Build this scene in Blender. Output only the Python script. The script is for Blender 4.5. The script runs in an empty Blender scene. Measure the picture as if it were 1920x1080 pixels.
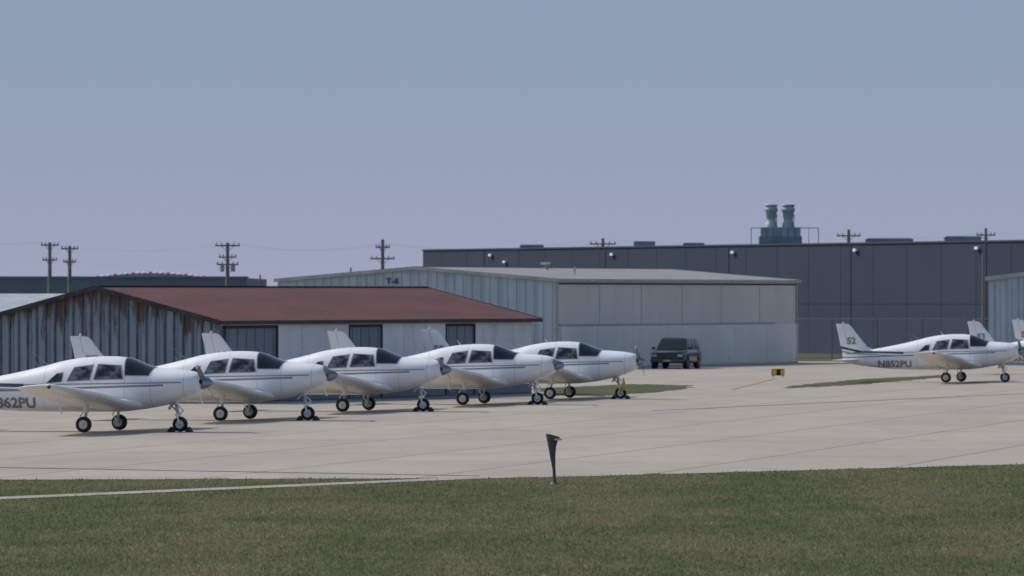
import bpy, bmesh, math, random
import numpy as np
from mathutils import Vector, Matrix
random.seed(4); np.random.seed(4)
D=bpy.data; SC=bpy.context.scene; COL=SC.collection

# ------------------------------------------------------------------ materials
def newmat(name):
    m=D.materials.new(name); m.use_nodes=True
    nt=m.node_tree; b=nt.nodes["Principled BSDF"]
    return m,nt,b
def N(nt,t,**k):
    n=nt.nodes.new(t)
    for a,v in k.items():
        if a=='ins':
            for i,x in v.items(): n.inputs[i].default_value=x
        else: setattr(n,a,v)
    return n
def L(nt,a,b): nt.links.new(a,b)
def c4(c): return (c[0],c[1],c[2],1)
def math_(nt,op,a,b=None,c=None,clamp=False):
    n=nt.nodes.new('ShaderNodeMath'); n.operation=op; n.use_clamp=clamp
    for i,v in enumerate((a,b,c)):
        if v is None: continue
        if isinstance(v,(int,float)): n.inputs[i].default_value=v
        else: L(nt,v,n.inputs[i])
    return n.outputs[0]
def mix_(nt,f,a,b):
    n=nt.nodes.new('ShaderNodeMix'); n.data_type='RGBA'
    for s,v in ((n.inputs[0],f),(n.inputs[6],a),(n.inputs[7],b)):
        if isinstance(v,(int,float)): s.default_value=v
        elif isinstance(v,tuple): s.default_value=c4(v)
        else: L(nt,v,s)
    return n.outputs[2]
def coords(nt,scale=(1,1,1),kind='Object',rotz=0):
    tc=nt.nodes.new('ShaderNodeTexCoord'); mp=nt.nodes.new('ShaderNodeMapping')
    mp.inputs['Scale'].default_value=scale; mp.inputs['Rotation'].default_value=(0,0,rotz)
    L(nt,tc.outputs[kind],mp.inputs[0]); return mp.outputs[0]
def noise(nt,vec,scale,detail=3,rough=.55):
    n=N(nt,'ShaderNodeTexNoise',ins={'Scale':scale,'Detail':detail,'Roughness':rough}); L(nt,vec,n.inputs['Vector']); return n.outputs['Fac']
def ramp(nt,fac,lo,hi):
    n=N(nt,'ShaderNodeMapRange',ins={1:lo,2:hi}); n.interpolation_type='SMOOTHSTEP'; L(nt,fac,n.inputs[0]); return n.outputs[0]

def mat(name,col,rough=.6,metal=0,var=.15,scale=1.5,stretch=(1,1,1),spec=.5,bump=0,dirt=None,dirtlo=.55,dirthi=.75,coat=0):
    m,nt,b=newmat(name)
    v=coords(nt,stretch)
    f=noise(nt,v,scale,4)
    lo=tuple(x*(1-var) for x in col); hi=tuple(min(1,x*(1+var)) for x in col)
    c=mix_(nt,ramp(nt,f,.3,.7),lo,hi)
    if dirt:
        f2=noise(nt,v,scale*2.7,5)
        c=mix_(nt,ramp(nt,f2,dirtlo,dirthi),c,dirt)
    L(nt,c,b.inputs['Base Color'])
    b.inputs['Roughness'].default_value=rough; b.inputs['Metallic'].default_value=metal
    b.inputs['Specular IOR Level'].default_value=spec
    b.inputs['Coat Weight'].default_value=coat
    if bump:
        bp=N(nt,'ShaderNodeBump',ins={'Strength':bump,'Distance':.02}); L(nt,f,bp.inputs['Height']); L(nt,bp.outputs[0],b.inputs['Normal'])
    return m

M={}
M['tyre']=mat('tyre_rubber',(.018,.018,.02),.8)
M['hub']=mat('hub_white',(.62,.62,.62),.4)
M['metal']=mat('strut_metal',(.35,.36,.38),.35,.7)
M['chrome']=mat('spinner_metal',(.26,.30,.38),.28,.8)
M['blade']=mat('prop_grey',(.17,.18,.20),.4)
M['white']=mat('white_trim',(.78,.78,.77),.4,var=.03)
M['seal']=mat('window_seal',(.3,.3,.31),.5)
M['reg']=mat('registration_paint',(.22,.205,.20),.5,var=.05)
M['navy']=mat('navy_paint',(.02,.022,.05),.4)
M['inlet']=mat('inlet_black',(.01,.01,.01),.7)
M['wingw']=mat('wing_white',(.76,.75,.72),.38,var=.04,scale=.8,coat=.2)
def glassmat():
    m,nt,b=newmat('cabin_glass')
    v=coords(nt,(1.6,1,2.2))
    f=noise(nt,v,1.9,2)
    c=mix_(nt,ramp(nt,f,.42,.66),(.014,.017,.024),(.15,.155,.17))
    L(nt,c,b.inputs['Base Color']); b.inputs['Roughness'].default_value=.08
    return m
M['glass']=glassmat()
M['wsglass']=mat('windshield_glass',(.014,.017,.026),.07)
def fuselage_mat():
    m,nt,b=newmat('fuselage_paint')
    tc=nt.nodes.new('ShaderNodeTexCoord'); s=nt.nodes.new('ShaderNodeSeparateXYZ'); L(nt,tc.outputs['Object'],s.inputs[0])
    x,z=s.outputs[0],s.outputs[2]
    def band(a,bx,w,x0,x1):
        cz=math_(nt,'MULTIPLY_ADD',x,bx,a)
        d=math_(nt,'ABSOLUTE',math_(nt,'SUBTRACT',z,cz))
        k=math_(nt,'LESS_THAN',d,w)
        k=math_(nt,'MULTIPLY',k,math_(nt,'GREATER_THAN',x,x0))
        return math_(nt,'MULTIPLY',k,math_(nt,'LESS_THAN',x,x1))
    f=noise(nt,coords(nt),1.0,3)
    base=mix_(nt,f,(.74,.74,.735),(.82,.82,.815))
    g1=band(1.19,.018,.018,-4.6,2.2); g2=band(1.10,.035,.026,-4.6,1.75)
    nv=band(1.10,-.02,.045,-4.6,-1.9)
    nv2=band(.97,-.03,.02,-4.6,-2.2)
    c=mix_(nt,g1,base,(.30,.26,.21)); c=mix_(nt,g2,c,(.22,.21,.22)); c=mix_(nt,nv,c,(.035,.035,.06)); c=mix_(nt,nv2,c,(.33,.28,.2))
    for sx in (2.25,1.42,-1.35,-2.9):
        d=math_(nt,'ABSOLUTE',math_(nt,'SUBTRACT',x,sx))
        c=mix_(nt,math_(nt,'MULTIPLY',math_(nt,'LESS_THAN',d,.008),.6),c,(.3,.3,.3))
    for sx in (-.09,.76):
        d=math_(nt,'ABSOLUTE',math_(nt,'SUBTRACT',x,sx))
        k=math_(nt,'MULTIPLY',math_(nt,'LESS_THAN',d,.007),math_(nt,'GREATER_THAN',z,.86))
        c=mix_(nt,math_(nt,'MULTIPLY',k,.6),c,(.3,.3,.3))
    L(nt,c,b.inputs['Base Color']); b.inputs['Roughness'].default_value=.3; b.inputs['Coat Weight'].default_value=.4
    return m
M['fus']=fuselage_mat()
def fin_mat():
    m,nt,b=newmat('fin_paint')
    tc=nt.nodes.new('ShaderNodeTexCoord'); s=nt.nodes.new('ShaderNodeSeparateXYZ'); L(nt,tc.outputs['Object'],s.inputs[0])
    x,z=s.outputs[0],s.outputs[2]
    def band(a,bx,w):
        cz=math_(nt,'MULTIPLY_ADD',x,bx,a); return math_(nt,'LESS_THAN',math_(nt,'ABSOLUTE',math_(nt,'SUBTRACT',z,cz)),w)
    c=mix_(nt,band(.36,-.22,.045),(.79,.79,.785),(.035,.035,.06))
    c=mix_(nt,band(.22,-.22,.025),c,(.33,.28,.2))
    hx=math_(nt,'MULTIPLY_ADD',z,-.26,-3.82)
    c=mix_(nt,math_(nt,'MULTIPLY',math_(nt,'LESS_THAN',math_(nt,'ABSOLUTE',math_(nt,'SUBTRACT',x,hx)),.01),.6),c,(.25,.25,.25))
    L(nt,c,b.inputs['Base Color']); b.inputs['Roughness'].default_value=.35
    return m
M['fin']=fin_mat()

# ------------------------------------------------------------------ mesh builder
class MB:
    def __init__(s): s.v=[];s.f=[];s.m=[];s.sm=[]; s.mats=[]
    def mi(s,m):
        if m not in s.mats: s.mats.append(m)
        return s.mats.index(m)
    def add(s,vs,fs,m,smooth=False):
        o=len(s.v); s.v+= [tuple(p) for p in vs]; k=s.mi(m)
        for f in fs: s.f.append(tuple(o+i for i in f)); s.m.append(k); s.sm.append(smooth)
    def box(s,x0,x1,y0,y1,z0,z1,m):
        vs=[(x,y,z) for z in (z0,z1) for y in (y0,y1) for x in (x0,x1)]
        s.add(vs,[(0,2,3,1),(4,5,7,6),(0,1,5,4),(2,6,7,3),(0,4,6,2),(1,3,7,5)],m)
    def loft(s,rings,m,smooth=True,caps=True,closed=True):
        n=len(rings[0]); vs=[p for r in rings for p in r]; fs=[]
        for i in range(len(rings)-1):
            for j in range(n if closed else n-1):
                a=i*n+j; b=i*n+(j+1)%n; fs.append((a,b,b+n,a+n))
        s.add(vs,fs,m,smooth)
        if caps:
            s.add(rings[0],[tuple(range(n))[::-1]],m); s.add(rings[-1],[tuple(range(n))],m)
    def cyl(s,p0,p1,r0,r1,m,n=14,smooth=True,caps=True):
        p0=Vector(p0);p1=Vector(p1); d=(p1-p0).normalized()
        a=d.orthogonal().normalized(); b=d.cross(a)
        R=[]
        for p,r in ((p0,r0),(p1,r1)):
            R.append([p+r*(math.cos(t)*a+math.sin(t)*b) for t in [2*math.pi*i/n for i in range(n)]])
        s.loft(R,m,smooth,caps)
    def tube(s,pts,r,m,n=6):
        for a,b in zip(pts[:-1],pts[1:]): s.cyl(a,b,r,r,m,n,caps=False)
    def lathe(s,c,ax,prof,m,n=24):
        c=Vector(c);ax=Vector(ax).normalized(); a=ax.orthogonal().normalized(); b=ax.cross(a)
        R=[[c+ax*h+r*(math.cos(t)*a+math.sin(t)*b) for t in [2*math.pi*i/n for i in range(n)]] for h,r in prof]
        s.loft(R,m,True,False)
    def quadpatch(s,fn,nu,nv,m,smooth=True):
        vs=[fn(i/nu,j/nv) for i in range(nu+1) for j in range(nv+1)]
        fs=[(i*(nv+1)+j,(i+1)*(nv+1)+j,(i+1)*(nv+1)+j+1,i*(nv+1)+j+1) for i in range(nu) for j in range(nv)]
        s.add(vs,fs,m,smooth)
    def mesh(s,name,fix=True):
        me=D.meshes.new(name); me.from_pydata(s.v,[],s.f)
        for m in s.mats: me.materials.append(m)
        me.polygons.foreach_set('material_index',s.m); me.polygons.foreach_set('use_smooth',s.sm); me.update()
        if fix:
            bm=bmesh.new(); bm.from_mesh(me); bmesh.ops.recalc_face_normals(bm,faces=bm.faces); bm.to_mesh(me); bm.free()
        return me
    def obj(s,name,parent=None,loc=(0,0,0),rotz=0,fix=True):
        return link(name,s.mesh(name,fix),parent,loc,rotz)
def link(name,data,parent=None,loc=(0,0,0),rotz=0):
    o=D.objects.new(name,data); COL.objects.link(o); o.location=loc; o.rotation_euler=(0,0,rotz)
    if parent: o.parent=parent
    return o
def empty(name,loc=(0,0,0),rotz=0):
    o=link(name,None,None,loc,rotz); o.empty_display_size=.5; return o

# ------------------------------------------------------------------ aeroplane
ST=np.array([ # x, ztop, zbot, halfwidth, zmid
 (-4.42,1.08,.78,.03,.93),(-4.2,1.12,.73,.07,.93),(-3.7,1.19,.64,.16,.92),(-3.2,1.27,.58,.25,.92),(-2.6,1.38,.52,.34,.93),(-2.0,1.50,.49,.43,.95),
 (-1.5,1.62,.48,.50,.97),(-1.0,1.75,.48,.555,.99),(-.5,1.835,.48,.58,1.0),(0,1.87,.48,.59,1.0),(.4,1.87,.49,.59,1.0),(.68,1.845,.50,.59,1.02),
 (.9,1.78,.53,.585,1.05),(1.15,1.67,.56,.58,1.09),(1.38,1.595,.60,.57,1.12),(1.6,1.575,.64,.56,1.14),(2.0,1.555,.74,.535,1.17),(2.3,1.52,.85,.49,1.20),(2.48,1.475,.93,.43,1.22),(2.57,1.43,.99,.36,1.22),(2.6,1.38,1.05,.28,1.22)])
PZ=1.215
def sec(x): return [float(np.interp(x,ST[:,0],ST[:,k])) for k in (1,2,3,4)]
def smooth_sec(x):
    a=[0]*4; wt=0
    for d,w in ((-.12,1),(-.06,2),(0,3),(.06,2),(.12,1)):
        xx=min(max(x+d,-4.42),2.6)
        if x>2.3 or x<-4.2: xx=x
        q=sec(xx); wt+=w; a=[i+w*j for i,j in zip(a,q)]
    return [i/wt for i in a]
NT,NB=2.15,2.5
def surf(x,t,off=0):
    zt,zb,w,zm=smooth_sec(x); w+=off
    c,s_=math.cos(t),math.sin(t)
    n=NT if s_>=0 else NB
    y=w*math.copysign(abs(c)**(2/n),c); hz=(zt-zm+off) if s_>=0 else (zm-zb+off)
    return (x,y,zm+hz*math.copysign(abs(s_)**(2/n),s_))
def side(x,z,off=0):
    zt,zb,w,zm=smooth_sec(x)
    u=(z-zm)/((zt-zm) if z>zm else (zm-zb)); u=min(abs(u),.999); n=NT if z>zm else NB
    return w*(1-u**n)**(1/n)+off
def angle_for(x,z):
    zt,zb,w,zm=smooth_sec(x); u=max(0,min(.9999,(z-zm)/(zt-zm))); return math.asin(u**(NT/2))

def airfoil(n=9):
    up=[];lo=[]
    for i in range(n+1):
        u=.5*(1-math.cos(math.pi*i/n))
        h=5*(.2969*math.sqrt(u)-.126*u-.3516*u*u+.2843*u**3-.1015*u**4)
        up.append((u,h)); lo.append((u,-h*.85))
    return up+lo[1:-1][::-1]
AF=airfoil()
def build_plane_mesh():
    parts={}
    b=MB()
    xs=list(np.linspace(-4.42,2.3,80))+[2.36,2.42,2.48,2.53,2.57,2.6]
    b.loft([[surf(x,2*math.pi*j/36) for j in range(36)] for x in xs],M['fus'])
    for sy in (1,-1):
        b.lathe((2.585,sy*.22,PZ+.04),(1,0,0),[(.0,.0),(.03,.07),(.032,.055),(.033,0)],M['inlet'],14)
    b.cyl((1.95,-.2,.76),(1.80,-.22,.56),.035,.035,M['metal'])
    parts['fuselage']=b.mesh('fuselage')
    g=MB()
    wins=[[(-.02,1.30),(.70,1.32),(.62,1.64),(.05,1.67)],[(-.72,1.26),(-.15,1.29),(-.10,1.65),(-.57,1.59)],[(-1.27,1.21),(-.88,1.24),(-.86,1.46),(-1.02,1.44)]]
    for sy in (1,-1):
        for q in wins:
            cx=sum(p[0] for p in q)/4; cz=sum(p[1] for p in q)/4
            for grow,off,mm in ((1.09,.004,M['seal']),(1.0,.009,M['glass'])):
                Q=[(cx+(p[0]-cx)*grow,cz+(p[1]-cz)*(grow+.03*(grow>1))) for p in q]
                def fn(u,v,Q=Q,off=off,sy=sy):
                    x0=Q[0][0]*(1-u)+Q[1][0]*u; z0=Q[0][1]*(1-u)+Q[1][1]*u
                    x1=Q[3][0]*(1-u)+Q[2][0]*u; z1=Q[3][1]*(1-u)+Q[2][1]*u
                    x=x0*(1-v)+x1*v; z=z0*(1-v)+z1*v
                    return (x,sy*side(x,z,off),z)
                g.quadpatch(fn,10,7,mm)
    def ws(u,v,off,e):
        zb_=1.40
        a=angle_for(.9,zb_)
        ang=a+(math.pi-2*a)*v
        top=math.sin(ang)
        xr=.82-.12*top-e
        xf=1.42+e-.14*(1-top)
        x=xr+(xf-xr)*u
        aa=angle_for(x,1.405-e*.8)
        ang=aa+(math.pi-2*aa)*v
        return surf(x,ang,off)
    g.quadpatch(lambda u,v:ws(u,v,.004,.025),12,20,M['seal'])
    g.quadpatch(lambda u,v:ws(u,v,.010,0),12,20,M['wsglass'])
    g.quadpatch(lambda u,v:ws(u,.49+.02*v,.016,0),12,2,M['white'])
    parts['cabin_windows']=g.mesh('cabin_windows',fix=False)
    w=MB()
    for sy in (1,-1):
        R=[]
        for y,le,te,th in ((.35,1.22,-.72,.14),(.6,1.10,-.72,.145),(1.0,.92,-.72,.15),(2.9,.90,-.72,.15),(4.2,.66,-.66,.14),(5.1,.47,-.62,.13),(5.27,.40,-.60,.10),(5.34,.25,-.5,.05)):
            c=le-te; z=.66+(y-.5)*math.tan(math.radians(6.2))
            R.append([(le-u*c,sy*y,z+h*th*c*1.05+ (u-.5)*-.05) for u,h in AF])
        w.loft(R,M['wingw'])
        for y0,y1 in ((.7,2.7),(2.85,4.9)):
            z0=.66+(y0-.5)*.1086; z1=.66+(y1-.5)*.1086
            w.add([(-.33,sy*y0,z0-.108),(-.33,sy*y1,z1-.10+.025),(-.345,sy*y1,z1-.10+.025),(-.345,sy*y0,z0-.108)],[(0,1,2,3)],M['seal'])
        w.cyl((-.05,sy*3.45,.86),(-.0,sy*3.45,.60),.018,.012,M['white'],8)
        w.cyl((-.0,sy*3.45,.60),(.04,sy*3.45,.50),.02,.02,M['white'],8)
        w.lathe((.3,sy*5.33,1.18),(0,sy,0),[(0,.05),(.03,.035),(.045,0)],M['navy'],10)
    for sy in (1,-1):
        R=[]
        for y,le,te,th in ((.05,-3.72,-4.48,.1),(1.7,-3.74,-4.48,.1),(1.9,-3.8,-4.47,.08),(1.96,-3.92,-4.42,.04)):
            c=le-te; R.append([(le-u*c,sy*y,.86+h*th*c) for u,h in AF])
        w.loft(R,M['wingw'])
    parts['wings']=w.mesh('wings')
    f=MB(); R=[]
    for z,le,te,th in ((.9,-3.2,-4.40,.05),(1.2,-3.02,-4.44,.05),(1.27,-3.22,-4.455,.06),(1.36,-3.42,-4.48,.07),(1.6,-3.62,-4.53,.09),(1.95,-3.90,-4.60,.1),(2.17,-4.07,-4.655,.1),(2.24,-4.16,-4.67,.07),(2.27,-4.3,-4.64,.03)):
        c=le-te; R.append([(le-u*c,h*th*c,z) for u,h in AF])
    f.loft(R,M['fin'])
    f.cyl((-4.38,0,2.25),(-4.38,0,2.34),.04,.03,M['hub'],10)
    parts['tail_fin']=f.mesh('tail_fin')
    l=MB()
    def wheel(c,r,wd):
        h=wd/2
        l.lathe(c,(0,1,0),[(-h*.75,r*.55),(-h,r*.7),(-h*.9,r*.9),(-h*.5,r*.985),(0,r),(h*.5,r*.985),(h*.9,r*.9),(h,r*.7),(h*.75,r*.55)],M['tyre'],26)
        for s_ in (1,-1):
            l.lathe(c,(0,s_,0),[(h*.72,r*.56),(h*.6,r*.46),(h*.65,r*.25),(h*.9,r*.2),(h*.9,0)],M['hub'],20)
            l.lathe(c,(0,s_,0),[(h*.91,r*.1),(h*1.1,r*.08),(h*1.1,0)],M['metal'],10)
    for sy in (1,-1):
        wheel((0,sy*1.52,.2),.2,.16)
        yi=sy*1.38
        l.cyl((0,yi,.2),(0,sy*1.54,.2),.03,.03,M['metal'])
        l.cyl((0,yi,.18),(.02,yi,.52),.035,.035,M['metal'])
        l.cyl((.02,yi,.48),(.03,yi,.8),.06,.075,M['white'])
        l.tube([(-.03,yi,.25),(-.14,yi,.4),(-.04,yi,.53)],.016,M['white'])
        l.cyl((-.02,sy*1.41,.2),(-.02,sy*1.44,.2),.11,.11,M['metal'],18)
    wheel((2.03,0,.19),.19,.15)
    for sy in (1,-1):
        l.cyl((2.03,sy*.1,.19),(1.98,sy*.1,.42),.022,.026,M['white'])
    l.box(1.92,2.04,-.12,.12,.40,.45,M['white'])
    l.cyl((1.98,0,.42),(1.88,0,.95),.04,.05,M['metal'])
    l.cyl((1.93,0,.68),(1.88,0,.95),.07,.08,M['white'])
    l.tube([(1.99,0,.42),(2.12,0,.53),(1.97,0,.66)],.018,M['white'])
    l.tube([(1.95,0,.5),(1.7,0,.76)],.02,M['metal'])
    parts['landing_gear']=l.mesh('landing_gear')
    a=MB()
    a.cyl((-1.36,0,1.63),(-1.80,0,1.97),.012,.006,M['metal'],6)
    a.cyl((-1.6,0,1.56),(-1.72,0,1.72),.012,.006,M['metal'],6)
    a.cyl((-.4,0,1.82),(-.52,0,1.98),.02,.01,M['white'],6)
    parts['antennas']=a.mesh('antennas')
    s=MB()
    s.lathe((0,0,0),(1,0,0),[(0,0),(0,.165),(.06,.165),(.14,.14),(.22,.09),(.27,.045),(.285,0)],M['chrome'],22)
    for k in (0,1):
        R=[]
        sg=1 if k==0 else -1
        for r,ch,tw in ((.1,.09,55),(.25,.13,45),(.45,.15,33),(.65,.14,25),(.82,.12,20),(.92,.08,18),(.94,.03,18)):
            tw=math.radians(tw); ring=[]
            for u,h in AF:
                p=(u-.5)*ch; q=h*.1*ch
                ring.append((.08+p*math.sin(tw)+q*math.cos(tw), sg*(p*math.cos(tw)-q*math.sin(tw)), sg*r))
            R.append(ring)
        s.loft([list(r) for r in R[:5]],M['blade'])
        s.loft(R[4:],M['white'])
    return parts,s.mesh('propeller')
PARTS,PROP=build_plane_mesh()

def text_mesh(txt,size,matr,xscale=1.0,bold=.0):
    cu=D.curves.new('txt','FONT'); cu.body=txt; cu.size=size; cu.resolution_u=3; cu.offset=bold
    o=D.objects.new('txt',cu); COL.objects.link(o); bpy.context.view_layer.update()
    me=D.meshes.new_from_object(o.evaluated_get(bpy.context.evaluated_depsgraph_get()))
    D.objects.remove(o); D.curves.remove(cu)
    for v in me.vertices: v.co.x*=xscale
    me.materials.clear(); me.materials.append(matr); return me

def decal_on_side(txt,x0,z0,size,fn,xscale=1.0,matr=None,bold=.012):
    me=text_mesh(txt,size,matr or M['reg'],xscale,bold)
    bm=bmesh.new(); bm.from_mesh(me)
    for k in range(1,8):
        bmesh.ops.bisect_plane(bm,geom=bm.verts[:]+bm.edges[:]+bm.faces[:],plane_co=(0,k*size/9,0),plane_no=(0,1,0))
    for v in bm.verts:
        x=x0+v.co.x; z=z0+v.co.y
        v.co=(x,-fn(x,z),z)
    bmesh.ops.triangulate(bm,faces=bm.faces)
    bm.to_mesh(me); bm.free(); return me

def airplane(X,Y,phi,reg=None,fin=None,prop=40,sc=1.0):
    root=empty('parked_light_airplane',(X,Y,0.008),-math.radians(phi)); root.scale=(sc,sc,sc)
    for k,me in PARTS.items(): link(k,me,root)
    p=link('propeller',PROP,root,(2.6,0,PZ)); p.rotation_euler=(math.radians(prop),0,0)
    if reg: link('registration_letters',decal_on_side(reg,-2.96,.59,.35,lambda x,z:side(x,z,.010),1.14),root)
    if fin: link('fin_number',decal_on_side(fin,-4.24,1.48,.36,lambda x,z:.05,1.0),root)
    return root
airplane(-10.2,159.1,13.3,'N862PU','62',prop=62)
airplane(-7.5,173.6,12.9,'N857PU','57',prop=74)
airplane(-4.56,186.9,13.1,'N861PU','61',prop=68)
airplane(-1.19,198.5,12.4,'N855PU','55',prop=78)
airplane(1.57,209.4,12.8,'N859PU','59',prop=57)
airplane(17.17,248.8,15.3,'N852PU','52',prop=60)
airplane(24.0,272.7,15.0,'N853PU','53',prop=64)
airplane(27.3,290.5,15.0,'N856PU','56',prop=50)

CH=mat('chock_rubber',(.02,.02,.022),.85)
def chock(X,Y,phi):
    r=empty('wheel_chock',(X,Y,.01),-math.radians(phi))
    b=MB()
    for x in (-.3,.17):
        s_=-1 if x<0 else 1
        xa,xb=(x,x+.13)
        pr=[(xa,0),(xb,0),((xa+xb)/2+.02*s_*-1,.12)]
        b.loft([[(px,yy,pz) for px,pz in pr] for yy in (-.16,.16)],CH,False)
    b.tube([(-.2,.16,.05),(0,.2,.02),(.2,.16,.05)],.012,CH)
    b.obj('chock_blocks',r)
for X,Y,ph in ((-10.2,159.1,13.3),(-7.5,173.6,12.9),(-4.56,186.9,13.1),(-1.19,198.5,12.4),(1.57,209.4,12.8)):
    a=math.radians(ph); chock(X+2.03*math.cos(a),Y-2.03*math.sin(a),ph)
YEL=mat('safety_yellow',(.75,.48,.04),.5)
a=math.radians(12.8); tx,ty=1.57+2.08*math.cos(a),209.4-2.08*math.sin(a)
tr=empty('tow_bar',(tx,ty-.2,.01)); b=MB()
b.tube([(-.02,0,.22),(.06,-.02,.5),(.03,-.03,.68)],.03,YEL,8)
b.tube([(-.12,0,.24),(-.02,0,.42),(.13,0,.26)],.026,YEL,8); b.box(-.0,.1,-.04,.02,.46,.56,YEL)
b.obj('tow_bar_frame',tr)

# ------------------------------------------------------------------ hangars
def siding_mat(name,col,rust,amt,period,H,seam=.35):
    m,nt,b=newmat(name)
    tc=nt.nodes.new('ShaderNodeTexCoord'); s=nt.nodes.new('ShaderNodeSeparateXYZ'); L(nt,tc.outputs['Object'],s.inputs[0])
    hz=math_(nt,'ADD',s.outputs[0],s.outputs[1])
    v=coords(nt,(2.2,2.2,.35)); f=noise(nt,v,1.6,5,.65)
    v2=coords(nt,(1,1,.6)); f2=noise(nt,v2,.8,3)
    cell=math_(nt,'FLOOR',math_(nt,'DIVIDE',hz,period))
    wn=N(nt,'ShaderNodeTexWhiteNoise'); wn.noise_dimensions='1D'; L(nt,cell,wn.inputs['W'])
    c=mix_(nt,wn.outputs[0],tuple(x*.9 for x in col),tuple(x*1.08 for x in col))
    c=mix_(nt,ramp(nt,f2,.35,.7),c,tuple(x*.85 for x in col))
    if amt>0:
        up=ramp(nt,s.outputs[2],H*.35,H*1.25)
        k=math_(nt,'ADD',f,math_(nt,'MULTIPLY',up,.28*amt))
        c=mix_(nt,ramp(nt,k,.64,.78),c,rust)
    fr=math_(nt,'FRACT',math_(nt,'DIVIDE',hz,period))
    k=math_(nt,'LESS_THAN',fr,.10)
    c=mix_(nt,math_(nt,'MULTIPLY',k,seam),c,tuple(x*.25 for x in col))
    L(nt,c,b.inputs['Base Color']); b.inputs['Roughness'].default_value=.55
    return m
def roof_mat(name,a,bc,period,metal=0,rough=.7):
    m,nt,b=newmat(name)
    v=coords(nt,(.35,1.2,1)); f=noise(nt,v,.8,5,.6)
    f2=noise(nt,coords(nt),4,4)
    c=mix_(nt,ramp(nt,f,.35,.68),a,bc); c=mix_(nt,math_(nt,'MULTIPLY',ramp(nt,f2,.5,.75),.5),c,tuple(x*.5 for x in a))
    tc=nt.nodes.new('ShaderNodeTexCoord'); s=nt.nodes.new('ShaderNodeSeparateXYZ'); L(nt,tc.outputs['Object'],s.inputs[0])
    fr=math_(nt,'FRACT',math_(nt,'DIVIDE',s.outputs[0],period))
    c=mix_(nt,math_(nt,'MULTIPLY',math_(nt,'LESS_THAN',fr,.12),.5),c,tuple(x*.4 for x in a))
    L(nt,c,b.inputs['Base Color']); b.inputs['Roughness'].default_value=rough; b.inputs['Metallic'].default_value=metal
    b.inputs['Specular IOR Level'].default_value=.2
    return m
def hangar(name,origin,ang,Ln,W,eave,ridge,gm,sm,rm,trim,rib=.33,ribm=None,over=.25,lip=.1):
    r=empty(name,(origin[0],origin[1],0),ang)
    g=MB()
    for x0,x1 in ((0,.12),(Ln-.12,Ln)):
        prof=[(0,0),(W,0),(W,eave),(W/2,ridge),(0,eave)]
        g.loft([[(x,y,z) for y,z in prof] for x in (x0,x1)],gm,False)
    y=rib/2
    ribm=ribm or gm
    while y<W:
        zt=eave+(ridge-eave)*(1-abs(y-W/2)/(W/2))-.02
        g.box(-.045,0.004,y-.028,y+.028,.03,zt,ribm); y+=rib
    g.obj('gable_walls',r)
    s=MB()
    s.box(.122,Ln-.122,0,.12,0,eave,sm); s.box(.122,Ln-.122,W-.12,W,0,eave,sm)
    s.obj('side_walls',r)
    q=MB(); t=.07
    sl=(ridge-eave)/(W/2)
    for sgn in (0,1):
        pr=[(-over,eave-over*sl+.01),(W/2,ridge+.01),(W/2,ridge+.01+t),(-over,eave-over*sl+.01+t)]
        if sgn==1: pr=[(W/2+.0,ridge+.01),(W+over,eave-over*sl+.01),(W+over,eave-over*sl+.01+t),(W/2,ridge+.01+t)]
        q.loft([[(x,y_,z) for y_,z in pr] for x in (-over*.8,Ln+over*.8)],rm,False)
    q.obj('roof',r)
    tmb=MB()
    for xx in (-over*.8-.03,Ln+over*.8+.0):
        for sgn in (0,1):
            a_=(-over,eave-over*sl) if sgn==0 else (W+over,eave-over*sl)
            bb=(W/2,ridge)
            tmb.loft([[(x,a_[0],a_[1]-lip),(x,bb[0],bb[1]-lip),(x,bb[0],bb[1]+.1),(x,a_[0],a_[1]+.1)] for x in (xx,xx+.028)],trim,False)
    tmb.box(-over*.8,Ln+over*.8,-over-.035,-over-.002,eave-over*sl-lip*.8,eave-over*sl+.07,trim)
    tmb.box(-over*.8,Ln+over*.8,W+over+.002,W+over+.035,eave-over*sl-lip*.8,eave-over*sl+.07,trim)
    tmb.box(-over*.8,Ln+over*.8,W/2-.12,W/2+.12,ridge+.085,ridge+.1,rm)
    tmb.obj('roof_trim',r)
    return r

RUST=(.085,.045,.032)
mA=siding_mat('weathered_siding',(.225,.28,.335),RUST,1.0,.66,2.9,.45)
mArib=mat('siding_rib',(.075,.09,.115),.6,var=.4,scale=2,dirt=RUST)
mAs=siding_mat('blue_grey_siding',(.17,.205,.25),RUST,.15,.3,2.9,.4)
mAsr=mat('blue_grey_rib',(.13,.16,.20),.6,var=.2)
mDoor=mat('white_door',(.62,.63,.65),.5,var=.07,scale=.8,stretch=(1,1,.3),dirt=(.48,.48,.49))
mAr=roof_mat('rusty_red_roof',(.15,.058,.044),(.105,.046,.038),.9)
mDark=mat('dark_trim',(.03,.03,.032),.7,var=.4,dirt=(.1,.07,.06))
A=hangar('rusty_roof_hangar',(-9.25,200),math.atan2(.9,.433),22.9,8.4,2.58,3.60,mA,mAs,mAr,mDark,.33,mArib,.28,.05)
d=MB(); mRail=mat('door_rail',(.5,.5,.5),.5,dirt=(.16,.1,.08),scale=3)
for x0,x1 in ((4.05,8.96),(11.4,16.06),(18.35,22.75)):
    n=3; w_=(x1-x0)/n
    for k in range(n):
        d.box(x0+k*w_+.012,x0+(k+1)*w_-.012,-.07,-.012,.34,2.44,mDoor)
    d.box(x0,x1,-.05,-.014,.05,.33,mAs)
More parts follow.
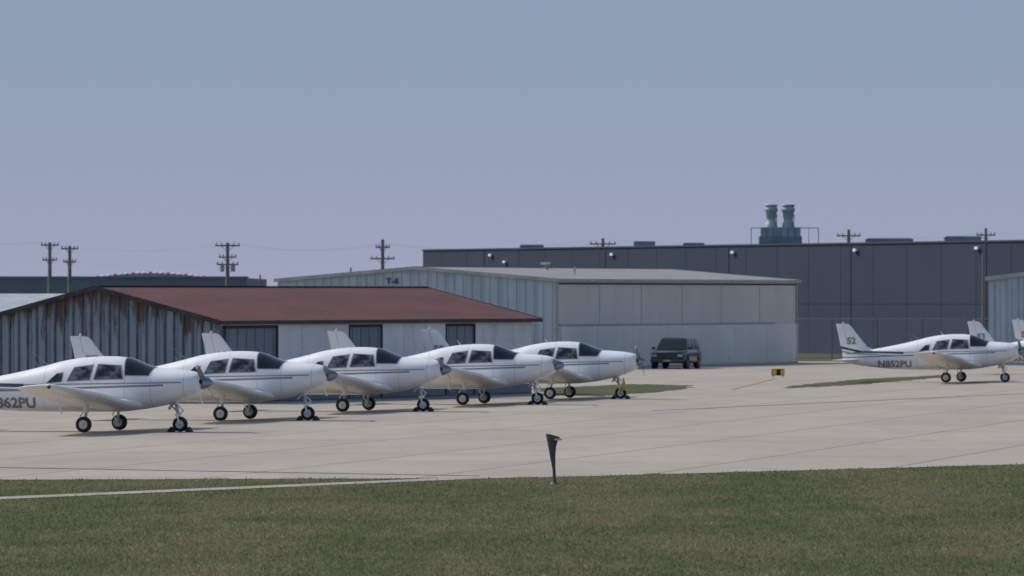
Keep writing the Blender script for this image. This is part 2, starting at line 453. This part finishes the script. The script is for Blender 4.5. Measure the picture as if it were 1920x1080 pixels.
for x0,x1 in ((.46,4.03),(8.98,11.38),(16.08,18.33)):
    d.box(x0,x1,-.03,-.006,.05,2.34,mAs)
    d.box(x0,x1,-.045,-.012,2.342,2.44,mDark)
    x=x0+.3
    while x<x1-.2:
        d.box(x,x+.05,-.045,-.032,.06,2.33,mAsr); x+=.6
    for xx in (x0,x1-.08): d.box(xx,xx+.06,-.085,-.058,.05,2.40,mDark)
d.box(.1,22.8,-.12,-.004,2.445,2.53,mRail)
d.obj('sliding_doors',A)

mB=siding_mat('pale_blue_siding',(.38,.45,.50),(.2,.2,.2),0,.9,4.4,.22)
mBs=mat('cream_siding',(.56,.545,.50),.55,var=.05,scale=.35,stretch=(1,1,.4),dirt=(.50,.485,.45),dirtlo=.5,dirthi=.8)
mBr=roof_mat('grey_metal_roof',(.29,.28,.27),(.24,.235,.23),1.2)
mBt=mat('grey_trim',(.33,.34,.34),.5)
B=hangar('metal_hangar',(2.03,293.5),math.atan2(.913,.408),30.1,14.2,4.07,4.63,mB,mBs,mBr,mBt,.45,mB,.15,.06)
d=MB(); mSeam=mat('door_seam',(.34,.34,.33),.6); mBl=mat('lower_door_cream',(.63,.615,.57),.55,var=.05,scale=.4,dirt=(.56,.55,.51))
mSe2=mat('panel_joint',(.47,.46,.42),.6)
d.box(.2,29.9,-.03,-.004,3.88,3.95,mDark)
d.box(.3,27,-.06,-.004,1.98,2.04,mSeam)
x=.5
while x<26.5:
    d.box(x,x+4.2,-.045,-.003,.05,1.95,mBl)
    x+=4.23
for x in (5,10,15,20,25): d.box(x,x+.035,-.02,-.004,2.06,3.86,mSe2)
d.box(29.86,29.98,-.06,-.01,0,4.0,mBt); d.box(.02,.14,-.06,-.01,0,4.0,mBt)
d.obj('hangar_doors',B)
tm=text_mesh('T-6',.36,mat('sign_grey',(.05,.06,.07),.6),1.25,.016)
t=link('hangar_number',tm,B,(-.06,8.6,3.92)); t.rotation_euler=(math.radians(90),0,math.radians(-90))
rv=MB(); rv.cyl((13,6.2,4.5),(13,6.2,4.95),.1,.1,mBt); rv.box(12.7,13.2,6.1,6.4,4.86,4.98,M['hub']); rv.cyl((9,3,4.2),(9,3,4.75),.04,.04,mBt)
rv.obj('roof_vents',B)

mE=siding_mat('light_blue_siding',(.37,.44,.50),(.2,.2,.2),0,.6,4.4,.3)
E=hangar('blue_grey_hangar',(37.7,303.5),math.atan2(.913,.408),25,16,4.2,5.08,mE,mE,mBr,mBt,.3,mE,.12,.1)

mW=mat('pale_roof',(.36,.37,.385),.5)
r=empty('pale_roof_shed',(-16.6,233,0)); b=MB()
b.box(-16,0,0,9,0,2.75,mB); b.loft([[(x,-.3,2.78),(x,9.3,2.78),(x,4.5,3.45)] for x in (-16.2,.2)],mW,False)
b.obj('shed_body',r)

def wh_mat():
    m,nt,b=newmat('dark_slate_wall')
    f=noise(nt,coords(nt,(.5,1,.2)),.5,4); f2=noise(nt,coords(nt,(1,1,8)),.6,3)
    c=mix_(nt,ramp(nt,f,.3,.7),(.031,.046,.077),(.036,.053,.086))
    c=mix_(nt,math_(nt,'MULTIPLY',ramp(nt,f2,.45,.7),.35),c,(.028,.042,.070))
    L(nt,c,b.inputs['Base Color']); b.inputs['Roughness'].default_value=.75; b.inputs['Specular IOR Level'].default_value=.25
    return m
mC=wh_mat(); mCt=mat('coping',(.036,.045,.065),.6)
C=empty('dark_warehouse',(-5.9,424,0),math.atan2(-.909,.4165)); b=MB()
b.box(0,125,0,70,0,6.32,mC); b.box(-.05,125.05,-.06,.3,6.322,6.42,mCt); b.box(-.05,.3,.302,70,6.322,6.42,mCt)
b.obj('warehouse_walls',C)
b=MB()
mSm=mat('wall_seam',(.020,.028,.044),.8); mSm2=mat('wall_seam_faint',(.029,.042,.069),.8)
for t_ in (9.7,28,45.2,60.9,77,93): b.box(t_,t_+.14,-.03,-.003,0,6.3,mSm)
for t_ in np.arange(3,124,4.05): b.box(float(t_),float(t_)+.03,-.012,-.002,0,6.3,mSm2)
b.box(0,125,-.02,-.001,2.9,2.93,mSm2)
b.obj('wall_joints',C)
b=MB(); mLamp=mat('lamp_housing_white',(.85,.85,.82),.4,var=.02)
for t_,z in ((11.1,5.98),(13.3,5.53),(29.35,5.92),(46.1,5.95),(61.8,5.98),(76.3,6.0)):
    b.box(t_-.26,t_+.10,-.17,-.035,z-.08,z+.08,mLamp)
b.obj('wall_lamps',C)
mG=mat('galvanised',(.34,.385,.39),.5,.25,var=.2,scale=1.2); mGd=mat('galvanised_dark',(.20,.235,.25),.6,.2); mGv=mat('vent_grey',(.30,.32,.35),.6)
for x0,x1,Y,z1 in ((.53,2.1,425,6.74),(7.7,9.05,405,6.80),(10.7,12.0,400,6.66),(20.8,23.6,377,6.74),(24.7,26.8,366,6.76)):
    r=empty('rooftop_vent',((x0+x1)/2,Y,6.32)); h=z1-6.32; w_=(x1-x0)/2; b=MB()
    b.box(-w_,w_,-.5,.5,0,h*.8,mGv); b.loft([[(-w_-.05,y,h*.8),(w_+.05,y,h*.8),(w_*.9,y,h),(-w_*.9,y,h)] for y in (-.55,.55)],mG,False); b.obj('vent_body',r)
r=empty('rooftop_exhaust_stacks',(16.75,400,6.32)); b=MB()
b.box(-1.33,1.33,-1,1,0,.75,mGd); b.box(-1.25,1.25,-.9,.9,.752,1.3,mG)
for xx in (-.9,-.45,0,.45,.9): b.box(xx-.03,xx+.03,-.94,-.902,.76,1.29,mGd)
for cx in (-.55,.52):
    b.lathe((cx,0,1.3),(0,0,1),[(0,.40),(.25,.38),(.35,.30),(.55,.29),(.65,.33),(.95,.35),(1.05,.42),(1.15,.42),(1.25,.36),(1.34,.36),(1.36,.42),(1.42,.42),(1.42,0)],mG,20)
    b.tube([(cx+.3,-.3,1.3),(cx+.36,-.3,2.1)],.03,mG)
b.tube([(-1.8,0,0),(-1.8,0,1.27),(-1.25,0,1.27)],.03,mG); b.tube([(1.25,0,1.27),(2.4,0,1.27),(2.4,0,0)],.03,mG); b.tube([(1.8,0,1.27),(1.8,0,0)],.02,mG)
b.obj('stack_assembly',r)

mD=mat('far_grey_wall',(.17,.19,.225),.7,var=.06,scale=.2)
r=empty('distant_grey_building',(-20.7,500,0)); b=MB(); b.box(-60,0,0,40,0,4.72,mD); b.box(-60.1,.1,-.1,.2,4.722,4.85,mD); b.obj('building_walls',r)
mArc=mat('arched_roof',(.33,.35,.39),.6)
b=MB(); arc=[(-12.2+i*.46,0,4.74+.36*math.sin(math.pi*i/20)) for i in range(21)]
mR=mat('red_marker',(.55,.16,.13),.5); mWm=mat('white_marker',(.85,.85,.85),.5,var=.02)
pr=[(x,z) for x,_,z in arc]
b.loft([[(x,y,z) for x,z in pr]+[(arc[-1][0],y,4.6),(arc[0][0],y,4.6)] for y in (1,12)],mArc,False)
for i,(x,_,z) in enumerate(arc):
    if i in (0,20): continue
    mm=mR if i%3==1 else mWm
    b.lathe((x,.85,z+.06),(0,0,1),[(-.07,0),(-.05,.13),(0,.16),(.04,.12),(.07,0)],mm,10)
b.obj('arched_roof_lights',r)

# ------------------------------------------------------------------ utility poles + wires
mP=mat('pole_wood',(.21,.195,.19),.85,var=.2); mI=mat('insulator',(.36,.39,.41),.4)
def upole(X,Y,H,arms,r=.15,cans=False):
    e=empty('utility_pole',(X,Y,0)); b=MB(); b.cyl((0,0,0),(0,0,H),r*1.2,r*.75,mP,10)
    for z,w_ in arms:
        b.box(-w_,w_,-.06,.06,z-.05,z+.05,mP)
        for xx in (-w_*.92,-w_*.5,w_*.5,w_*.92): b.cyl((xx,0,z+.05),(xx,0,z+.2),.055,.04,mI,8)
        b.tube([(-w_*.5,.09,z-.05),(0,.12,z-.4),(w_*.5,.09,z-.05)],.02,mP)
    if cans:
        for xx in (-.38,.38): b.cyl((xx,-.1,arms[-1][0]-.5),(xx,-.1,arms[-1][0]-.05),.16,.16,mI,12)
    b.obj('pole_and_crossarms',e)
upole(-32.5,450,7.1,[(6.9,.62),(5.85,.5)])
upole(-31.1,450,6.85,[(6.65,.6),(5.72,.45)])
upole(-19.6,441,7.0,[(6.8,.85),(6.0,.6),(5.5,.75)],cans=True)
upole(-9.1,450,7.3,[(6.75,.5),(5.95,.85)])
upole(-18.5,470,4.9,[],.08); upole(-12.6,500,5.55,[],.08)
upole(6.6,465,7.5,[(7.1,.95)]); upole(24.2,460,8.1,[(7.65,.85)]); upole(34.8,470,8.3,[(7.8,.7)],.13)
upole(24.65,335,5.55,[],.06)
e=empty('power_lines',(0,0,0)); b=MB(); mWr=mat('wire',(.34,.35,.38),.7)
def wire(p,q,sag):
    p=Vector(p);q=Vector(q)
    b.tube([p.lerp(q,i/16)-Vector((0,0,sag*4*(i/16)*(1-i/16))) for i in range(17)],.004,mWr,4)
for dy in (-.5,.5):
    wire((-60,450,7.4+dy*.1),(-32.5+dy,450,7.1),.4); wire((-31.1+dy,450,6.9),(-19.6+dy,441,7.0),.5); wire((-19.6+dy,441,7.0),(-9.1+dy,450,7.0),.5); wire((-9.1+dy,450,7.0),(6.6+dy,465,7.5),.6)
wire((-31.1,450,5.8),(-19.6,441,5.7),.4); wire((6.6,465,7.5),(24.2,460,7.9),.6); wire((24.2,460,7.9),(34.8,470,8),.4); wire((34.8,470,8),(60,480,8),.4)
b.obj('wires',e)

# ------------------------------------------------------------------ chain link fence
e=empty('chain_link_fence',(14.6,340,0)); b=MB(); mF=mat('galv_fence',(.10,.115,.14),.6,.3)
for k in range(11): b.cyl((k*2.4,0,0),(k*2.4,0,2.15),.025,.025,mF,8)
b.tube([(0,0,2.12),(24,0,2.12)],.022,mat('fence_rail',(.3,.32,.35),.5,.3)); b.tube([(0,0,.06),(24,0,.06)],.012,mF)
x=-2.0
while x<24:
    for sg in (1,-1):
        xa,xb=(x,x+2.05) if sg>0 else (x+2.05,x)
        za,zb=.06,2.1
        def cl(xv): return max(0,min(24,xv))
        ca,cb=cl(xa),cl(xb)
        if abs(ca-cb)>.05:
            z0=za+(zb-za)*(ca-xa)/(xb-xa); z1=za+(zb-za)*(cb-xa)/(xb-xa)
            b.cyl((ca,0,z0),(cb,0,z1),.003,.003,mF,3,False,False)
    x+=.14
b.obj('fence_mesh',e,fix=False)

# ------------------------------------------------------------------ parked SUV
def suv(X,Y,rz):
    r=empty('parked_suv',(X,Y,.008),rz); r.scale=(.86,.86,.80)
    paint=mat('dark_blue_paint',(.010,.016,.036),.3,.2,coat=.3); gl=mat('suv_glass',(.02,.022,.026),.12,spec=.3); chrome=mat('suv_chrome',(.12,.12,.13),.35,.6); lamp=mat('headlamp',(.28,.30,.33),.2)
    sil=mat('dark_bumper',(.035,.038,.045),.5)
    b=MB()
    def ring(x,zb,zt,w,k=.08):
        return [(x,-w+k,zb),(x,w-k,zb),(x,w,zb+k),(x,w,zt-k*1.5),(x,w-k*1.2,zt),(x,-w+k*1.2,zt),(x,-w,zt-k*1.5),(x,-w,zb+k)]
    b.loft([ring(-2.4,.45,1.0,.86),ring(-2.3,.35,1.08,.93),ring(-1,.32,1.1,.95),(ring(.8,.32,1.1,.95)),ring(1.2,.32,1.09,.95),ring(2.05,.36,1.02,.93),ring(2.28,.42,.94,.88)],paint)
    vs=[(-2.32,-.87,1.07),(1.12,-.87,1.07),(1.12,.87,1.07),(-2.32,.87,1.07),(-2.1,-.7,1.70),(.42,-.7,1.72),(.42,.7,1.72),(-2.1,.7,1.70)]
    b.add(vs,[(0,1,5,4),(1,2,6,5),(2,3,7,6),(3,0,4,7)],paint)
    b.loft([[(-2.1,-.7,1.70),(-2.1,.7,1.70),(-2.05,.55,1.76),(-2.05,-.55,1.76)],[(.42,-.7,1.715),(.42,.7,1.715),(.3,.55,1.78),(.3,-.55,1.78)]],paint,False)
    def lerp(p,q,t): return tuple(a*(1-t)+c*t for a,c in zip(p,q))
    def panel(a,b_,c,d_,n,u0,u1,v0,v1,m):
        P=lambda u,v: tuple(x+y for x,y in zip(lerp(lerp(a,b_,u),lerp(d_,c,u),v),n))
        b.add([P(u0,v0),P(u1,v0),P(u1,v1),P(u0,v1)],[(0,1,2,3)],m)
    panel(vs[1],vs[2],vs[6],vs[5],(.012,0,.008),.05,.95,.06,.93,gl)
    for q,ny in (((vs[0],vs[1],vs[5],vs[4]),-.012),((vs[3],vs[2],vs[6],vs[7]),.012)):
        for u0,u1 in ((.04,.30),(.34,.60),(.64,.92)): panel(*q,(0,ny,.004),u0,u1,.12,.9,gl)
    panel(vs[3],vs[0],vs[4],vs[7],(-.012,0,.004),.08,.92,.12,.9,gl)
    b.box(2.25,2.31,-.5,.5,.6,.86,M['inlet']); 
    for z in (.64,.73,.82): b.box(2.312,2.325,-.48,.48,z-.012,z+.012,chrome)
    for sy in (1,-1):
        b.box(2.2,2.295,min(sy*.55,sy*.84),max(sy*.55,sy*.84),.70,.84,lamp)
        b.box(.95,1.12,min(sy*.93,sy*1.08),max(sy*.93,sy*1.08),1.1,1.25,paint)
        for wx in (-1.45,1.42):
            b.lathe((wx,sy*.84,.37),(0,sy,0),[(-.1,.2),(-.12,.33),(-.04,.37),(.08,.37),(.13,.33),(.13,.23)],M['tyre'],22)
            b.lathe((wx,sy*.84,.37),(0,sy,0),[(.125,.235),(.09,.2),(.12,.06),(.12,0)],chrome,16)
            b.lathe((wx,sy*.84,.4),(0,sy,0),[(.115,.46),(.118,.38)],M['inlet'],22)
    b.box(2.2,2.4,-.9,.9,.4,.56,sil); b.box(-2.5,-2.36,-.9,.9,.42,.58,sil)
    b.box(2.402,2.41,-.2,.2,.43,.53,M['seal'])
    b.obj('suv_body',r)
suv(7.55,295.0,math.radians(-90-13))

# ------------------------------------------------------------------ yellow/black taxiway sign
e=empty('taxiway_sign',(10.93,263,0.01),math.radians(12)); b=MB()
b.box(-.26,.26,-.06,.06,.08,.34,M['inlet']); b.box(-.25,-.08,-.068,-.062,.10,.32,YEL); b.box(.10,.25,-.068,-.062,.10,.32,YEL)
b.box(-.27,.27,-.07,.07,.342,.36,YEL)
for x in (-.2,.2): b.cyl((x,0,0),(x,0,.08),.02,.02,M['metal'],8)
b.obj('sign_panel',e)
e=empty('taxiway_marker_post',(.74,114.9,0)); b=MB(); mk=mat('marker_dark',(.075,.085,.08),.6,var=.4,scale=8,dirt=(.18,.18,.16))
R=[]
for z,rr,cx,tl in ((0,.028,.03,0),(.06,.026,.028,0),(.3,.03,.01,0),(.5,.05,-.01,0),(.66,.07,-.02,.02),(.78,.095,-.02,.15),(.86,.125,-.012,.28),(.885,.13,-.008,.3),(.887,.1,-.008,.3)):
    R.append([(cx+rr*math.cos(t),rr*.8*math.sin(t),z-tl*rr*math.cos(t)) for t in [2*math.pi*i/16 for i in range(16)]])
b.loft(R,mk); b.cyl((.03,0,0),(.03,0,.03),.09,.07,mk,14)
b.box(.02,.15,-.10,-.05,.79,.825,M['hub'])
b.obj('marker_body',e)

# ------------------------------------------------------------------ ground sheets
def sheet(name,pts,z,m,sub=False):
    me=D.meshes.new(name); me.from_pydata([(x,y,z) for x,y in pts],[],[tuple(range(len(pts)))]); me.materials.append(m)
    if me.polygons[0].normal.z<0: me.flip_normals()
    return link(name,me)
def grass_ground():
    m,nt,b=newmat('grass_ground')
    f=noise(nt,coords(nt,(1,.45,1)),.35,5,.6); f2=noise(nt,coords(nt),9,5,.7); f3=noise(nt,coords(nt,(1,.5,1)),1.6,4)
    c=mix_(nt,ramp(nt,f,.38,.62),(.066,.086,.036),(.112,.102,.058))
    c=mix_(nt,math_(nt,'MULTIPLY',ramp(nt,f3,.45,.7),.5),c,(.092,.092,.046))
    c=mix_(nt,math_(nt,'MULTIPLY',ramp(nt,f2,.4,.7),.5),c,(.052,.06,.028))
    L(nt,c,b.inputs['Base Color']); b.inputs['Roughness'].default_value=1; b.inputs['Specular IOR Level'].default_value=.1
    bp=N(nt,'ShaderNodeBump',ins={'Strength':.4,'Distance':.03}); L(nt,f2,bp.inputs['Height']); L(nt,bp.outputs[0],b.inputs['Normal'])
    return m
mGr=grass_ground()
sheet('ground',[(-3000,-200),(3000,-200),(3000,5000),(-3000,5000)],0,mGr)
def conc():
    m,nt,b=newmat('apron_concrete')
    th=math.atan2(.98,.21)
    v=coords(nt,(1,1,1),rotz=-(th))
    s=nt.nodes.new('ShaderNodeSeparateXYZ'); L(nt,v,s.inputs[0])
    a,c_=s.outputs[0],s.outputs[1]
    f=noise(nt,coords(nt,(1,.35,1)),.16,5,.6); f2=noise(nt,coords(nt,(1,.3,1)),1.1,5,.65); f3=noise(nt,coords(nt),14,3)
    f4=noise(nt,coords(nt,(.5,.22,1)),.35,6,.7)
    ca=math_(nt,'FLOOR',math_(nt,'DIVIDE',a,6.1)); cb=math_(nt,'FLOOR',math_(nt,'DIVIDE',c_,3.8))
    wn=N(nt,'ShaderNodeTexWhiteNoise'); wn.noise_dimensions='2D'
    cv=nt.nodes.new('ShaderNodeCombineXYZ'); L(nt,ca,cv.inputs[0]); L(nt,cb,cv.inputs[1]); L(nt,cv.outputs[0],wn.inputs['Vector'])
    c=mix_(nt,wn.outputs[0],(.345,.302,.25),(.38,.334,.278))
    c=mix_(nt,math_(nt,'MULTIPLY',ramp(nt,f,.4,.65),.55),c,(.42,.36,.285))
    c=mix_(nt,math_(nt,'MULTIPLY',ramp(nt,f4,.5,.64),.7),c,(.31,.275,.235))
    c=mix_(nt,math_(nt,'MULTIPLY',ramp(nt,f2,.5,.75),.6),c,(.275,.248,.212))
    c=mix_(nt,math_(nt,'MULTIPLY',ramp(nt,f3,.4,.8),.25),c,(.24,.22,.19))
    def joint(src,per,w,off):
        fr=math_(nt,'FRACT',math_(nt,'DIVIDE',math_(nt,'ADD',src,off),per)); return math_(nt,'LESS_THAN',fr,w/per)
    c=mix_(nt,math_(nt,'MULTIPLY',joint(c_,3.8,.09,0),.6),c,(.11,.10,.092))
    c=mix_(nt,math_(nt,'MULTIPLY',joint(a,6.1,.10,1),.45),c,(.12,.11,.1))
    L(nt,c,b.inputs['Base Color']); b.inputs['Roughness'].default_value=.9; b.inputs['Specular IOR Level'].default_value=.2
    return m
mCo=conc()
sheet('concrete_apron',[(-70,100),(-9.4,117.6),(-.9,118.6),(.79,119.4),(10.2,128.3),(60,172),(60,327),(-70,327)],.004,mCo)
mPa=mat('path_concrete',(.30,.265,.22),.85,var=.2,scale=1.2)
sheet('service_path',[(-20,88.7),(-8.5,106.25),(-.6,118.2),(.6,119.3),(-.6,119.0),(-1.2,118.8),(-8.6,107.6),(-20.1,90.2)],.008,mPa)
mJ=mat('tar_joint',(.12,.105,.09),.9,var=.3)
sheet('tar_joint_line',[(-30,131.5),(-10.07,125.7),(-.6,119.9),(-.6,120.15),(-10.07,126.05),(-30,131.9)],.009,mJ)
def pg(name,pts,z,m): return sheet(name,pts,z,m)
def rough(pts,amp,n=14):
    out=[]
    for i in range(len(pts)):
        p=Vector(pts[i]);q=Vector(pts[(i+1)%len(pts)])
        for k in range(n):
            t=k/n; w=p.lerp(q,t); out.append((w.x+random.uniform(-amp,amp)*.4,w.y+random.uniform(-amp,amp)))
    return out
pg('grass_island',rough([(.75,232),(1.3,217.5),(2.9,214.5),(5.0,223),(6.5,233),(6.6,240),(4.5,243.5)],.5),.012,mGr)
pg('grass_island',rough([(9.9,232),(13.6,244.5),(17.9,264),(18.2,271),(13.8,256.5),(10.46,239)],.5),.012,mGr)
mY=mat('taxi_line_yellow',(.40,.28,.09),.8,var=.3,scale=2,dirt=(.35,.29,.2),dirtlo=.4,dirthi=.6)
pg('painted_taxi_line',[(7.85,230),(8.0,230),(10.7,259.5),(10.5,259.5)],.016,mY)
mY2=mat('worn_taxi_line',(.38,.29,.15),.8,var=.2,scale=2,dirt=(.36,.315,.26),dirtlo=.35,dirthi=.55)
pg('painted_taxi_line',[(4.07,187.4),(17.6,220),(17.6,220.6),(4.07,188.0)],.016,mY2)

# ------------------------------------------------------------------ grass blades (one mesh)
def grass_field():
    n=340000
    u=np.random.rand(n)
    Y=58+(131-58)*u; X=(np.random.rand(n)*2-1)*(.082*Y+.6)
    low=106.25+(X+8.5)*1.529
    onpath=(Y>low-.1)&(Y<low+1.55+.15*np.sin(X*5))&(X<.7)
    ex=np.array([-70,-9.4,-.9,.79,10.2,60]); ey=np.array([100,117.6,118.6,119.4,128.3,172])
    edge=np.interp(X,ex,ey)+.25*np.sin(X*3.1)+.2*np.sin(X*7.7)
    keep=(~onpath)&(Y<edge-.1); X=X[keep];Y=Y[keep]; n=len(X)
    h=np.random.rand(n)**1.5*.03+.014
    tall=np.random.rand(n)<.012; h[tall]+=.035
    w=np.random.rand(n)*.008+.006
    a=np.random.rand(n)*math.pi; lean=(np.random.rand(n,2)-.5)*.07
    V=np.zeros((n,3,3)); 
    V[:,0,0]=X-w*np.cos(a);V[:,0,1]=Y-w*np.sin(a)
    V[:,1,0]=X+w*np.cos(a);V[:,1,1]=Y+w*np.sin(a)
    V[:,2,0]=X+lean[:,0];V[:,2,1]=Y+lean[:,1];V[:,2,2]=h
    me=D.meshes.new('grass'); me.vertices.add(3*n); me.vertices.foreach_set('co',V.ravel())
    me.loops.add(3*n); me.loops.foreach_set('vertex_index',np.arange(3*n,dtype=np.int32))
    me.polygons.add(n); me.polygons.foreach_set('loop_start',np.arange(0,3*n,3,dtype=np.int32)); me.polygons.foreach_set('loop_total',np.full(n,3,dtype=np.int32))
    at=me.attributes.new('rnd','FLOAT','POINT'); at.data.foreach_set('value',np.repeat(np.random.rand(n),3).astype(np.float32))
    me.update(); me.validate()
    m,nt,b=newmat('grass_blades')
    A_=N(nt,'ShaderNodeAttribute',attribute_name='rnd')
    f=noise(nt,coords(nt,(1,.38,1)),.35,5,.6)
    f5=noise(nt,coords(nt,(1,.3,1)),1.5,5,.65)
    c1=mix_(nt,A_.outputs['Fac'],(.095,.135,.045),(.165,.20,.09))
    c2=mix_(nt,A_.outputs['Fac'],(.20,.18,.10),(.34,.29,.19))
    k=math_(nt,'ADD',math_(nt,'MULTIPLY',ramp(nt,f,.40,.60),.7),math_(nt,'MULTIPLY',A_.outputs['Fac'],.22))
    k=math_(nt,'ADD',k,math_(nt,'MULTIPLY',ramp(nt,f5,.45,.65),.42))
    cc=mix_(nt,math_(nt,'MULTIPLY',k,.85,clamp=True),c1,c2)
    df=nt.nodes.new('ShaderNodeBsdfDiffuse'); tr_=nt.nodes.new('ShaderNodeBsdfTranslucent'); mx=nt.nodes.new('ShaderNodeMixShader'); mx.inputs[0].default_value=.5
    L(nt,cc,df.inputs[0]); L(nt,cc,tr_.inputs[0]); L(nt,df.outputs[0],mx.inputs[1]); L(nt,tr_.outputs[0],mx.inputs[2])
    L(nt,mx.outputs[0],nt.nodes['Material Output'].inputs[0]); nt.nodes.remove(b)
    me.materials.append(m); link('grass',me)
grass_field()

# ------------------------------------------------------------------ light, sky
to_sun=Vector((-1.0,.55,1.08)).normalized()
ld=D.lights.new('sun','SUN'); ld.energy=2.85; ld.angle=math.radians(.5); ld.color=(1,.955,.90)
lo=link('sun',ld,None,(-50,100,80)); lo.rotation_mode='QUATERNION'; lo.rotation_quaternion=to_sun.to_track_quat('Z','Y')
w=D.worlds.new('World'); SC.world=w; w.use_nodes=True; nt=w.node_tree; bg=nt.nodes['Background']
sk=N(nt,'ShaderNodeTexSky'); sk.sky_type='NISHITA'; sk.sun_disc=False
sk.sun_elevation=math.asin(to_sun.z); sk.sun_rotation=math.atan2(to_sun.x,to_sun.y)%(2*math.pi); sk.dust_density=2; sk.ozone_density=2
tc=nt.nodes.new('ShaderNodeTexCoord'); sp=nt.nodes.new('ShaderNodeSeparateXYZ'); L(nt,tc.outputs['Generated'],sp.inputs[0])
S=.145
g=ramp(nt,sp.outputs[2],-.002,.05)
hz=mix_(nt,g,tuple(x/S for x in (.338,.370,.505)),tuple(x/S for x in (.27,.35,.47)))
k=ramp(nt,sp.outputs[2],.06,.35)
L(nt,mix_(nt,k,hz,sk.outputs[0]),bg.inputs[0]); bg.inputs[1].default_value=S

# ------------------------------------------------------------------ camera
cd=D.cameras.new('camera'); cd.sensor_width=36; cd.lens=225; cd.clip_start=1; cd.clip_end=9000
cd.dof.use_dof=True; cd.dof.focus_distance=112; cd.dof.aperture_fstop=6.5
co=link('camera',cd,None,(0,0,3.4)); co.rotation_euler=(math.radians(90)+13/12000,0,0); SC.camera=co
SC.view_settings.view_transform='Standard'; SC.view_settings.look='None'; SC.view_settings.exposure=0
